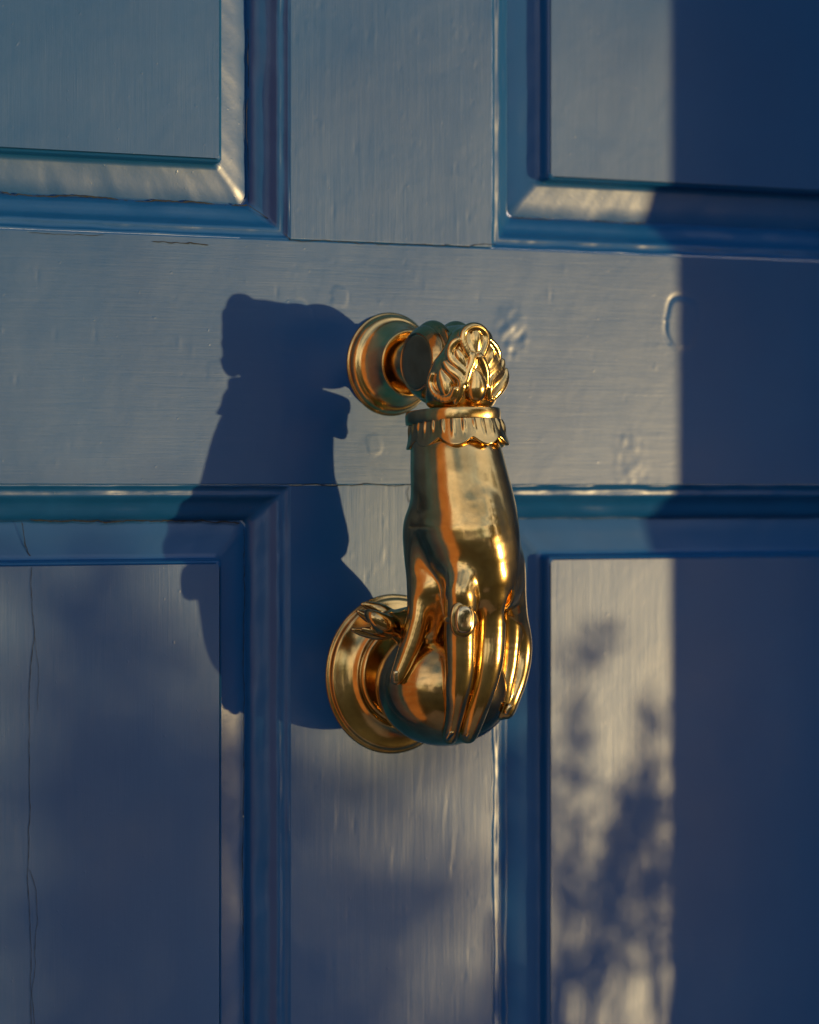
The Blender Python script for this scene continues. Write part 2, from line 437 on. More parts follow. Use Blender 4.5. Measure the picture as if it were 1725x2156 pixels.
# ------------------------------------------------------------------ signed-distance modelling for the cast brass
class Field:
    def __init__(s, lo, hi, h):
        s.lo = np.array(lo, float); s.h = h
        s.n = np.ceil((np.array(hi)-s.lo)/h).astype(int)+1
        s.ax = [s.lo[i]+h*np.arange(s.n[i]) for i in range(3)]
        s.d = np.full(s.n, 6.0, np.float32)
    def sub(s, lo, hi):
        sl = []
        for i in range(3):
            a = int(np.clip(np.floor((lo[i]-s.lo[i])/s.h), 0, s.n[i])); b = int(np.clip(np.ceil((hi[i]-s.lo[i])/s.h)+1, 0, s.n[i]))
            sl.append(slice(a, b))
        sl = tuple(sl)
        g = np.meshgrid(*[s.ax[i][sl[i]].astype(np.float32) for i in range(3)], indexing='ij', sparse=True)
        return sl, g
def smin(a, b, k):
    if k <= 0: return np.minimum(a, b)
    h = np.maximum(k-np.abs(a-b), 0)/k
    return np.minimum(a, b)-h*h*k*.25
def smax(a, b, k): return -smin(-a, -b, k)
def seg_d(g, a, b, ra, rb):
    ab = b-a; L2 = float(ab@ab)+1e-9
    t = ((g[0]-a[0])*ab[0]+(g[1]-a[1])*ab[1]+(g[2]-a[2])*ab[2])/L2
    t = np.clip(t, 0, 1)
    return np.sqrt((g[0]-a[0]-t*ab[0])**2+(g[1]-a[1]-t*ab[1])**2+(g[2]-a[2]-t*ab[2])**2)-(ra+(rb-ra)*t)
def spline(pts, sub=4):
    p = np.array(pts, float)
    if len(p) < 3: return p
    e = np.concatenate([[2*p[0]-p[1]], p, [2*p[-1]-p[-2]]])
    out = []
    for i in range(1, len(e)-2):
        for k in range(sub):
            t = k/sub
            out.append(.5*((2*e[i])+(-e[i-1]+e[i+1])*t+(2*e[i-1]-5*e[i]+4*e[i+1]-e[i+2])*t*t+(-e[i-1]+3*e[i]-3*e[i+1]+e[i+2])*t**3))
    out.append(p[-1]); return np.array(out)
def add_chain(f, pts, k, within=0.35, sub=4, target=None, squash=None):
    """pts rows (X,Y,Z,r): one tapering limb, unioned with radius k"""
    p = spline(pts, sub); rm = p[:, 3].max()+6.2
    lo = p[:, :3].min(0)-rm; hi = p[:, :3].max(0)+rm
    sl, g = f.sub(lo, hi)
    sc = np.ones(3) if squash is None else squash
    gg = [g[i]/sc[i] for i in range(3)]
    d = None
    for a, b in zip(p[:-1], p[1:]):
        e = seg_d(gg, a[:3]/sc, b[:3]/sc, a[3], b[3])
        d = e if d is None else smin(d, e, within)
    if target is None: f.d[sl] = smin(f.d[sl], np.minimum(d, 6), k)
    else: target[sl] = smin(target[sl], np.minimum(d, 6), k)
def add_ellipsoid(f, c, r, k, cut=False):
    r = np.array(r, float); lo = np.array(c)-r-6; hi = np.array(c)+r+6
    sl, g = f.sub(lo, hi)
    q = np.sqrt(((g[0]-c[0])/r[0])**2+((g[1]-c[1])/r[1])**2+((g[2]-c[2])/r[2])**2)
    q2 = np.sqrt(((g[0]-c[0])/r[0]**2)**2+((g[1]-c[1])/r[1]**2)**2+((g[2]-c[2])/r[2]**2)**2)+1e-6
    d = np.clip(q*(q-1)/q2, -6, 6)
    f.d[sl] = smax(f.d[sl], -d, k) if cut else smin(f.d[sl], d, k)
def add_loft(f, rows, k, expo=2.3, ends=1.5):
    """rows (Z, X, Y, A, B) stacked elliptical sections"""
    R = np.array(sorted(rows), float)
    zs = f.ax[2]
    def it(i):
        # smooth interpolation
        zz = np.linspace(R[0, 0], R[-1, 0], 240); v = np.interp(zz, R[:, 0], R[:, i])
        kr = max(3, int(240*3.0/(R[-1, 0]-R[0, 0]))|1); pad = np.pad(v, kr//2, mode='edge')
        v = np.convolve(pad, np.ones(kr)/kr, 'valid')
        return np.interp(zs, zz, v).astype(np.float32)
    cx, cy, A, B = it(1), it(2), it(3), it(4)
    gx, gy = f.ax[0].astype(np.float32)[:, None, None], f.ax[1].astype(np.float32)[None, :, None]
    q = (np.abs((gx-cx)/A)**expo+np.abs((gy-cy)/B)**expo)**(1/expo)
    d = (q-1)*np.minimum(A, B)
    zc = np.maximum(R[0, 0]-zs, zs-R[-1, 0]).astype(np.float32)
    d = smax(d, zc[None, None, :]+0*d, ends)
    f.d = smin(f.d, np.clip(d, -6, 6).astype(np.float32), k)
def nets(f, smooth=1):
    """naive surface nets, then a Newton step back on to the surface"""
    d = f.d; ins = d < 0
    c = [ins[i:i+ins.shape[0]-1 or None, j:j+ins.shape[1]-1, k:k+ins.shape[2]-1] for i in (0, 1) for j in (0, 1) for k in (0, 1)]
    cnt = sum(x.astype(np.int8) for x in c)
    act = (cnt > 0) & (cnt < 8)
    idx = -np.ones(act.shape, np.int64); I = np.argwhere(act); idx[act] = np.arange(len(I))
    acc = np.zeros((len(I), 3)); num = np.zeros(len(I))
    corners = [(i, j, k) for i in (0, 1) for j in (0, 1) for k in (0, 1)]
    for a in corners:
        for ax in range(3):
            if a[ax]: continue
            b = list(a); b[ax] = 1
            va = d[I[:, 0]+a[0], I[:, 1]+a[1], I[:, 2]+a[2]]; vb = d[I[:, 0]+b[0], I[:, 1]+b[1], I[:, 2]+b[2]]
            m = (va < 0) != (vb < 0)
            t = np.where(m, va/(va-vb+1e-12*(va == vb)), 0)
            p = np.tile(np.array(a, float), (len(I), 1)); p[:, ax] = t
            acc[m] += p[m]; num[m] += 1
    V = f.lo+f.h*(I+acc/num[:, None])
    Fs = []
    for ax in range(3):
        sl0 = [slice(1, -1)]*3; sl1 = [slice(1, -1)]*3
        sl0[ax] = slice(0, -1); sl1[ax] = slice(1, None)
        A = ins[tuple(sl0)]; B = ins[tuple(sl1)]
        ch = np.argwhere(A != B)
        if not len(ch): continue
        o1, o2 = [(1, 2), (2, 0), (0, 1)][ax]
        base = ch.copy()
        for o in range(3):
            if o != ax: base[:, o] += 1
        def at(p, q):
            g = base.copy(); g[:, o1] -= p; g[:, o2] -= q
            return idx[g[:, 0], g[:, 1], g[:, 2]]
        q = np.stack([at(0, 0), at(1, 0), at(1, 1), at(0, 1)], 1)
        flip = A[tuple(ch.T)]
        q[~flip] = q[~flip][:, ::-1]
        Fs.append(q)
    F = np.concatenate(Fs); F = F[(F >= 0).all(1)]
    E = np.concatenate([F[:, [0, 1]], F[:, [1, 2]], F[:, [2, 3]], F[:, [3, 0]]])
    def lap(V, t):
        s = np.zeros_like(V); n = np.zeros(len(V))
        for a, b in ((0, 1), (1, 0)):
            for k in range(3): s[:, k] += np.bincount(E[:, a], V[E[:, b], k], len(V))
            n += np.bincount(E[:, a], minlength=len(V))
        return V+t*(s/np.maximum(n, 1)[:, None]-V)
    def tri(V):
        g = (V-f.lo)/f.h; i = np.clip(np.floor(g).astype(int), 0, f.n-2); t = g-i
        c = {}
        for a in corners: c[a] = d[i[:, 0]+a[0], i[:, 1]+a[1], i[:, 2]+a[2]].astype(float)
        x, y, z = t.T
        w = {a: (x if a[0] else 1-x)*(y if a[1] else 1-y)*(z if a[2] else 1-z) for a in corners}
        return sum(c[a]*w[a] for a in corners)
    for _ in range(smooth): V = lap(lap(V, .5), -.3) if _ == smooth-1 else lap(V, .5)
    e = f.h
    for _ in range(2):
        v0 = tri(V)
        gr = np.stack([(tri(V+np.eye(3)[k]*e)-tri(V-np.eye(3)[k]*e))/(2*e) for k in range(3)], 1)
        V = V-gr*(v0/np.maximum((gr**2).sum(1), .25))[:, None]*.8
    V = lap(V, .25)
    F = F.copy()
    # Y is mirrored when going to world space, so turn the faces over
    return V, F[:, ::-1].copy()
def pr(u, v, Y, r): p = P(u, v, Y); return (p[0], p[1], p[2], r)
def row(v, uL, uR, Yc, B):
    c = P((uL+uR)/2, v, Yc); w = (uR-uL)/2*depth_scale(Yc)
    A = math.sqrt(max(w*w-(sin(TH)*B)**2, 4))/cos(TH)
    return (c[2], c[0], Yc, A, B)

kn = thing('door_knocker', 'polished brass door knocker, a ringed hand hanging down and clasping a fruit', 'door knocker')

# --- hand
f = Field((-46, 14, -112), (28, 82, 26), .42)
rows = [row(915, 872, 1042, 46, 15.5), row(940, 868, 1052, 47.5, 16.8), row(990, 868, 1065, 49.5, 18), row(1040, 869, 1078, 51, 19), row(1075, 865, 1085, 51, 21),
        row(1110, 858, 1089, 51, 22.5), row(1140, 859, 1091, 50.5, 23.5), row(1170, 866, 1092, 50, 23.5), row(1205, 882, 1092, 50.5, 21.8), row(1235, 912, 1092, 53.5, 17.0), row(1262, 938, 1089, 55.5, 12.5), row(1285, 950, 1085, 56, 8.8)]
GV = [1150, 1235, 1262, 1300, 1350, 1400, 1450, 1500, 1560]; GG = [0, 1.2, 2.8, 6.4, 9.0, 8.4, 6.6, 5.6, 5.0]
def prf(u, v, Y, r): return pr(u, v, Y-float(np.interp(v, GV, GG)), r)      # fingers lie close over the fruit
add_loft(f, rows, 0, 2.25, 4)
base = f.d.copy()
# fingers
fing = np.full_like(f.d, 6.0)
chains = {
 'index_side': [(966, 1250, 60, 4.6), (966, 1330, 64, 5.0), (968, 1400, 64, 4.6), (966, 1456, 60, 3.6), (960, 1500, 56, 2.6)],
 'middle_side': [(1026, 1330, 64, 5.0), (1022, 1400, 64, 4.8), (1010, 1458, 60, 4.2), (998, 1500, 56, 3.6)],
 'index': [(968, 1205, 62, 4.8), (968, 1240, 67.0, 5.3), (969, 1275, 68.5, 5.6), (969, 1330, 70.3, 5.8), (969, 1388, 69.8, 5.6), (967, 1425, 68, 5.1), (963, 1456, 65.5, 4.6), (959, 1490, 61.5, 3.9), (953, 1525, 57, 3.2), (947, 1552, 53.5, 2.9)],
 'middle': [(1030, 1200, 62, 5.0), (1031, 1240, 66.6, 5.5), (1032, 1285, 67.5, 5.7), (1031, 1340, 69.3, 5.9), (1028, 1388, 69.3, 5.7), (1022, 1425, 67.5, 5.1), (1013, 1458, 64.5, 4.9), (1002, 1490, 61, 4.7), (992, 1521, 57, 4.3), (985, 1546, 53.5, 3.7)],
 'ring': [(1072, 1270, 57, 4.4), (1074, 1330, 59, 4.2), (1070, 1390, 58.5, 4.0), (1062, 1440, 56.5, 3.7), (1056, 1475, 54.5, 3.6), (1053, 1500, 53, 3.1)],
 'little': [(1066, 1185, 58, 6.3), (1074, 1230, 59.5, 5.4), (1083, 1268, 60, 4.5), (1091, 1305, 59, 3.8), (1097, 1338, 57.5, 3.8), (1098, 1371, 56.5, 3.9), (1094, 1405, 56, 3.8), (1086, 1438, 55.5, 3.7), (1075, 1471, 55, 3.4), (1066, 1498, 54, 3.1)],
}
for nme, ch in chains.items():
    add_chain(f, [prf(*c) for c in ch], .5, .8, 4, target=fing)
f.d = smin(base, fing, 6.0)
# outside the knuckles keep creases between the fingers crisp
zf = f.ax[2][None, None, :].astype(np.float32)
wgt = 1/(1+np.exp((zf-P(0, 1275, 66)[2])/2.4)); f.d = (f.d*(1-wgt)+np.minimum(base, fing)*wgt).astype(np.float32)
add_chain(f, [pr(*c) for c in [(907, 1110, 44, 10), (897, 1165, 43.5, 8.2), (890, 1210, 44, 6.0), (886, 1250, 45, 4.9), (881, 1300, 45.5, 4.3), (867, 1350, 44.5, 3.9), (849, 1397, 43.2, 3.1), (834, 1430, 42.3, 2.2)]], 3.0, 1.0)
add_chain(f, [pr(912, 1235, 47, 7.5), pr(914, 1290, 44, 6.5), pr(905, 1345, 41, 4.5)], 3.0)
add_chain(f, [pr(917, 1185, 41, 9.6), pr(925, 1240, 34, 10.3), pr(938, 1300, 29, 11.5), pr(948, 1345, 27, 10)], 3.0)
add_chain(f, [pr(918, 1215, 36, 9.2), pr(910, 1262, 30, 9), pr(907, 1305, 27.5, 8.6)], 3.0)      # palm flesh between thumb and fingers
# knuckle swellings and tendons on the back of the hand
for u, v, Y, r in ((975, 1252, 64.6, 5.6), (1036, 1246, 64.6, 5.8)):
    add_chain(f, [prf(u, v-14, Y-1.5, r-1), prf(u, v+6, Y, r)], 5.0)
add_chain(f, [pr(1010, 1060, 66.5, 4.0), pr(1022, 1130, 69.0, 4.5), pr(1034, 1210, 66.5, 5)], 5.0)
# hollow between middle and little finger root
add_ellipsoid(f, P(1062, 1262, 65), (1.6, 4.5, 7.5), 2.0, cut=True)
V, F = nets(f, 2)
hand = mesh('hand', V, F, M['brass'], kn)
tag(hand, 'slender brass hand with the fingers closed over a fruit')

# --- ball (a fruit) and its calyx
cb = P(936, 1443, 33)
def lathe(name, prof, c, axis, mat, parent, seg=160, sc=(1, 1, 1)):
    """prof rows (r, h); axis 'x','y','z' in door space"""
    prof = spline(prof, 3) if len(prof) < 60 else np.array(prof)
    a = np.linspace(0, 2*pi, seg, endpoint=False)
    r = np.maximum(prof[:, 0], .01)[:, None]; h = prof[:, 1][:, None]
    ca, sa = np.cos(a)[None], np.sin(a)[None]
    if axis == 'y': V = np.stack([r*ca, h+0*ca, r*sa], -1)
    elif axis == 'x': V = np.stack([h+0*ca, r*sa, r*ca], -1)
    else: V = np.stack([r*ca, -r*sa, h+0*ca], -1)
    V = V.reshape(-1, 3)*np.array(sc)+np.array(c)
    o = mesh(name, V, grid_faces(len(prof), seg, True), mat, parent)
    import bmesh
    bm = bmesh.new(); bm.from_mesh(o.data); bmesh.ops.recalc_face_normals(bm, faces=bm.faces); bm.to_mesh(o.data); bm.free()
    return o
t = np.linspace(0, pi, 70)
ball = lathe('fruit', np.stack([27.8*np.sin(t)+.001, 23.6*np.cos(t)], 1), cb, 'z', M['brass_old'], kn, 128, (1.011, .863, 1))
tag(ball, 'smooth round brass fruit gripped by the hand')
f = Field((-62, 16, -76), (-22, 58, -34), .36)
def zc(x, y, Y, r): return pr((820+x/7.19)*.8984, (1370+y/7.19)*.8984, Y-4, r*.023*1.25)
add_chain(f, [zc(1150, 760, 38, 330), zc(900, 690, 38, 210), zc(760, 670, 38, 165), zc(640, 660, 38, 150)], 0, 1.5)
add_chain(f, [zc(720, 730, 40, 130), zc(560, 660, 43, 135), zc(420, 570, 43.5, 105), zc(330, 500, 42.5, 62), zc(285, 460, 41.5, 25)], .5)
add_chain(f, [zc(700, 560, 36, 110), zc(540, 450, 35, 95), zc(400, 385, 34, 70), zc(280, 345, 34, 45), zc(205, 330, 34, 22)], .5)
add_chain(f, [zc(650, 800, 40, 90), zc(500, 800, 40.5, 70), zc(350, 775, 41, 50), zc(215, 745, 41, 24)], .5)
add_chain(f, [zc(600, 810, 36, 100), zc(400, 830, 34, 75), zc(200, 800, 33, 55), zc(80, 770, 33, 30), zc(30, 745, 33, 10)], .5)
add_chain(f, [zc(560, 620, 34, 110), zc(350, 560, 31, 80), zc(200, 490, 30, 45), zc(130, 445, 30, 18)], .5)
add_ellipsoid(f, P(*[(820+330/7.19)*.8984, (1370+640/7.19)*.8984], 32.5), (3.2, 2.2, 2.0), 1.0, cut=True)
V, F = nets(f, 1)
mesh('calyx', V, F, M['brass_old'], kn)['label'] = 'pointed crown of sepals on the fruit'

# --- signet ring on the first finger
ring = None
rc = P(970, 1305, 63.4)
a = np.linspace(0, 2*pi, 96, endpoint=False); bt = np.linspace(0, 2*pi, 14, endpoint=False)
VV = []
for x in a:
    front = max(0, cos(x))                       # wider toward the front (+Y)
    hz = 1.1+3.3*front**2; th = .6+.2*front
    R = 6.15
    for y in bt:
        rr = R+th*cos(y)
        VV.append((rc[0]+rr*sin(x+radians(-12)), rc[1]+rr*cos(x+radians(-12))*1.02, rc[2]+hz*sin(y)+.5*cos(x)))
ring = mesh('finger_ring', VV, grid_faces(96, 14, True).tolist()+[(95*14+j, 95*14+(j+1) % 14, (j+1) % 14, j) for j in range(14)], M['brass'], kn)
# bezel and stone face the viewer-left a little
def dome(name, c, rx, rz, th, yaw, mat, parent, expo=2.6, tilt=0.0):
    a = np.linspace(0, 2*pi, 72, endpoint=False); V = []
    def se(x): return np.sign(x)*np.abs(x)**(2/expo)
    prof = [(0.0, 1.0), (.35, .985), (.62, .93), (.8, .82), (.92, .62), (.985, .36), (1.0, 0.0), (.99, -.8)]
    for s, h in prof[::-1]:
        for x in a:
            px, pz, py = rx*s*se(cos(x)), rz*s*se(sin(x)), th*h; py, pz = py*cos(tilt)+pz*sin(tilt), -py*sin(tilt)+pz*cos(tilt)
            V.append((c[0]+px*cos(yaw)-py*sin(yaw)*-1*-1, c[1]+py*cos(yaw)+px*sin(yaw), c[2]+pz))
    o = mesh(name, V, grid_faces(len(prof), 72, True), mat, parent)
    import bmesh
    bm = bmesh.new(); bm.from_mesh(o.data); bmesh.ops.recalc_face_normals(bm, faces=bm.faces); bm.to_mesh(o.data); bm.free()
    return o
yaw = radians(8)
bz = P(974, 1304, 69.5)
dome('bezel', bz, 5.0, 6.8, .9, yaw, M['brass_old'], ring)
sc_ = P(976.5, 1304, 70.1)
st = dome('stone', sc_, 3.6, 5.3, 1.7, yaw, M['brass_pale'], ring)
for u, v, Yn, rx, rz, yw, tl in ((948, 1549, 51.7, 1.65, 2.5, -.1, .75), (991, 1543, 52.2, 2.0, 2.6, -.45, .7), (1071, 1494, 51.9, 1.5, 2.3, -.7, .5), (834, 1424, 44.4, 1.1, 2.3, .35, .1)):
    nl_ = dome('nail', P(u, v, Yn), rx, rz, .75, yw, M['brass_pale'], hand, 3.2, tl)
st['label'] = 'pale polished oval stone of the ring'

# --- cuff: collar band and fluted ruffle with a scalloped hem
def sect(a, A, B, e=2.3):
    c, s = np.cos(a), np.sin(a)
    q = (np.abs(c)**e+np.abs(s)**e)**(-1/e)
    return A*c*q, B*s*q
a = np.linspace(0, 2*pi, 420, endpoint=False)
z0 = P(950, 886, 45)[2]
rows_ = []
n_s = 9
def scal(a): return np.sqrt(np.sin(a*n_s/2+.9)**2+.02)-.14          # 0 at arch tops, 1 at lobes
ss = np.linspace(0, 1, 30)
for s in ss:
    L = 7.0+3.3*scal(a)
    fl = np.cos(a*n_s*3+1.2); off = .4+1.9*s**1.2+ s**2*1.0*(scal(a)-.5) + .75*np.maximum(0, fl)**1.5*np.exp(-((s-.25)/.30)**2)
    x, y = sect(a, 15.9+off, 18.0+off)
    rows_.append(np.stack([-8.0+x, 45.0+1.5*s+y, z0+.8-s*L], 1))
for q in (.25, .6, 1.0):                            # rolled hem
    off = 2.3+ 1.0*(scal(a)-.5)+.7*math.sin(q*pi)-1.9*q
    x, y = sect(a, 15.9+off, 18.0+off)
    rows_.append(np.stack([-8.0+x, 46.5+y, z0+.8-L-1.0*math.sin(min(q, .8)*pi*.6)+.5*q], 1))
for q in (1.5,):
    x, y = sect(a, 14.5, 16.5); rows_.append(np.stack([-8.0+x, 46.5+y, z0+.8-L+1.5+0*a], 1))
TILT = lambda V: np.stack([V[:, 0], V[:, 1], V[:, 2]-(62-V[:, 1])*.065], 1)
cuff = mesh('cuff', TILT(np.concatenate(rows_)), grid_faces(len(rows_), 420, True), M['brass'], kn)
cuff['label'] = 'fluted ruffle with a scalloped hem at the wrist'
zt_ = P(950, 856, 45)[2]; rows_ = []
for s in np.linspace(0, 1, 18):
    b = -pi/2+pi*s
    off = 1.0*abs(cos(b))**.6
    x, y = sect(a, 15.6+off, 17.7+off, 2.5)
    rows_.append(np.stack([-8.4+x, 43.6+y, (z0+zt_)/2-.1+(z0-zt_)/-2*sin(b)+0*a], 1))
x, y = sect(a, 9, 10); rows_.append(np.stack([-8.4+x, 45+y, zt_+.3+0*a], 1))
x, y = sect(a, 9, 10); rows_.insert(0, np.stack([-8.4+x, 45+y, z0-.3+0*a], 1))
mesh('collar', TILT(np.concatenate(rows_)), grid_faces(len(rows_), 420, True, True), M['brass'], kn)

# --- acanthus finial in front of the hinge
f = Field((-32, 26, 22), (16, 76, 72), .33)
rows = [row(862, 905, 1030, 47, 11.5), row(852, 897, 1040, 47, 12.0), row(830, 896, 1048, 49.2, 12.2), row(800, 900, 1062, 51.3, 11.8), row(780, 905, 1065, 52.3, 11), row(760, 915, 1058, 53.3, 10),
        row(740, 930, 1048, 54.3, 8.7), row(720, 942, 1041, 55.3, 7.5), row(700, 952, 1034, 56, 6.0), row(688, 965, 1024, 57, 4.2)]
add_loft(f, rows, 0, 2.15, 2.5)
def zl(x, y, r, dy=0.0):
    k = (x-1000)/ (880 if x > 1000 else 820)
    Yv = 62.6 - 13.5*k*k + dy - (1.6*(y-1300)/300 if y > 1300 else 0) - (.8*(500-y)/400 if y < 500 else 0)
    rm = r*.0218; RR = 1.4*rm+.2; return pr((980+x/7.5)*.8984, (740+y/7.5)*.8984, Yv-RR+.45*rm+.75, RR)
LK = .2
add_chain(f, [(-7.0, 36, 57.0, 5.6), (-7.2, 46, 57.0, 6.2), (-7.4, 54, 55.5, 7.0)], 2.0)
add_chain(f, [(-7.0, 38, 49, 6.5), (-7.2, 50, 49, 9)], 2.0)
def lf(L, k=LK, dy=0.0): add_chain(f, [zl(x, y, r, dy) for x, y, r in L], k, .3, 3)
lf([(910, 720, 38), (840, 580, 40), (785, 420, 42), (805, 285, 42), (890, 205, 42), (985, 183, 42), (1090, 210, 42), (1175, 300, 42), (1195, 430, 42), (1160, 580, 40), (1100, 720, 38)], .2, .3)
lf([(985, 320, 85), (985, 430, 100), (995, 560, 75), (1005, 700, 30)], .2, -.95)
lf([(690, 420, 35), (600, 500, 50), (560, 620, 52), (580, 750, 52), (680, 860, 50), (790, 960, 45), (850, 1060, 35)], LK, .5)
lf([(690, 630, 35), (740, 740, 62), (810, 860, 40)], .3, .3)
lf([(1250, 420, 30), (1330, 520, 45), (1385, 640, 48), (1390, 760, 48), (1320, 880, 45), (1230, 980, 40)], LK, .5)
lf([(1285, 660, 35), (1250, 760, 55), (1200, 880, 35)], .3, .3)
lf([(470, 830, 35), (550, 930, 62), (650, 1010, 62), (740, 1100, 55), (765, 1250, 50), (720, 1400, 40), (660, 1520, 30)], LK, .6)
lf([(1475, 800, 35), (1440, 900, 55), (1340, 1020, 55), (1265, 1130, 50), (1245, 1280, 48), (1240, 1430, 40)], LK, .6)
lf([(395, 970, 22), (430, 1080, 80), (480, 1200, 105), (500, 1310, 85)], .3, .4)
lf([(245, 1030, 30), (215, 1180, 42), (280, 1360, 50), (430, 1460, 50), (590, 1420, 48), (650, 1290, 40)], LK, 1.0)
lf([(1545, 950, 22), (1510, 1080, 62), (1450, 1200, 80), (1380, 1330, 66), (1300, 1460, 35)], .35, 1.0)
lf([(1008, 970, 14), (1008, 1070, 75), (1008, 1190, 125), (1000, 1290, 140), (1000, 1380, 110)], .3, .6)
lf([(930, 760, 55), (800, 850, 95), (680, 790, 90), (600, 640, 60)], .4, -.75)
lf([(1100, 760, 50), (1220, 840, 85), (1320, 760, 75), (1360, 620, 50)], .4, -.75)
lf([(830, 1230, 60), (720, 1130, 85), (610, 1010, 85), (520, 900, 50)], .4, -.6)
lf([(1200, 1230, 55), (1290, 1110, 75), (1390, 990, 70), (1440, 880, 45)], .4, -.6)
lf([(950, 700, 50), (935, 830, 58), (890, 940, 50), (865, 1060, 40), (830, 1180, 30)], LK, .8)
lf([(1080, 720, 45), (1140, 850, 48), (1180, 990, 45), (1195, 1110, 35), (1200, 1250, 28)], LK, .8)
V, F = nets(f, 1)
fin = mesh('finial', V, F, M['brass'], kn); fin['label'] = 'acanthus leaf in relief above the wrist'

# --- hinge barrel (axis along the door) with flanges and inset end caps
xb0 = -7.0; cbz = P(871, 762, 35)[2]
half = [(2.2, 13.2), (3.0, 13.6), (3.5, 14.8), (4.2, 15.8), (5.3, 16.3), (6.5, 15.8), (7.2, 14.7), (7.6, 13.9), (8.0, 13.8), (8.7, 14.2), (9.6, 14.1), (10.8, 13.3), (11.9, 12.3), (12.6, 11.6), (12.8, 11.2), (12.55, 10.8), (12.4, 10.4), (12.5, 9.9), (12.6, 6), (12.6, .02)]
prof = [(r, -h) for h, r in half[::-1]]+[(r, h) for h, r in half]
lathe('hinge_barrel', prof, (xb0, 35, cbz), 'x', M['brass_old'], kn)
# --- rose behind the hinge
cr = P(822, 767, 0)
prof = [(0, 0), (18.9, .0), (19.3, .6), (19.4, 1.8), (19.0, 3.0), (18.2, 3.9), (17.2, 4.3), (16.3, 5.2), (15.3, 6.8), (14.4, 8.8), (13.6, 11.0), (13.2, 12.8), (13.1, 14.0), (12.7, 14.5), (12.1, 14.3), (11.7, 13.0), (11.2, 10.5), (10.6, 9.6), (10.2, 11), (10.0, 14), (9.6, 24)]
lathe('rose', prof, (cr[0], 0.0, cr[2]), 'y', M['brass'], kn)

# --- strike plate
cs = P(828, 1419, 0)
sp = thing('strike_plate', 'round stepped brass plate fixed to the door behind the fruit', 'strike plate')
prof = [(0, 0), (29.2, 0), (29.7, .5), (29.7, 1.6), (29.3, 2.3), (28.5, 2.7), (27.2, 3.1), (25.0, 4.0), (22.8, 5.4), (21.6, 6.8), (21.1, 7.3), (20.4, 7.2), (20.0, 6.6), (19.5, 6.6), (19.0, 7.4), (18.4, 8.0), (17.6, 7.9), (17.1, 7.0), (16.8, 5.0), (15.9, 4.2), (13, 4.0), (9, 4.4), (6.5, 5.6), (5.5, 7.6), (3.5, 8.8), (0, 9.1)]
lathe('disc', prof, (cs[0], 0.0, cs[2]), 'y', M['brass'], sp)

# ------------------------------------------------------------------ vegetation in front of the house (it throws the dappled shade)
def tube(path, r0, r1, seg=6):
    path = np.array(path, float); n = len(path); V = []; F = []
    for i, p in enumerate(path):
        d = path[min(i+1, n-1)]-path[max(i-1, 0)]; d /= np.linalg.norm(d)+1e-9
        s = np.cross(d, [0.3, .2, 1]) if abs(d[2]) < .9 else np.cross(d, [1, 0, 0]); s /= np.linalg.norm(s); q = np.cross(d, s)
        r = r0+(r1-r0)*i/(n-1)
        for k in range(seg):
            a = 2*pi*k/seg; V.append(p+r*(cos(a)*s+sin(a)*q))
    for i in range(n-1):
        for k in range(seg): F.append((i*seg+k, i*seg+(k+1) % seg, (i+1)*seg+(k+1) % seg, (i+1)*seg+k))
    return V, F
class MB:
    def __init__(s): s.V = []; s.F = []
    def add(s, V, F):
        b = len(s.V); s.V += [tuple(v) for v in V]; s.F += [tuple(i+b for i in q) for q in F]
    def leaf(s, p, d, ln, wd, r):
        d = d/np.linalg.norm(d); n = np.cross(d, r); n /= np.linalg.norm(n)+1e-9; m = np.cross(n, d)
        V = [p, p+d*ln*.35+n*wd*.5+m*wd*.12, p+d*ln*.75+n*wd*.33, p+d*ln, p+d*ln*.75-n*wd*.33, p+d*ln*.35-n*wd*.5+m*wd*.12, p+d*ln*.45-m*wd*.12]
        s.add(V, [(0, 1, 6), (1, 2, 6), (2, 3, 6), (3, 4, 6), (4, 5, 6), (5, 0, 6)])
    def build(s, name, mat, parent): return wmesh(name, s.V, s.F, mat, parent)
def wpos(X, Z, dist):
    """point at distance dist (m along -y) whose shadow falls on door (X, Z) metres"""
    k = dist/ -SUNV[1]
    return np.array([X, 0, Z])+SUNV*k
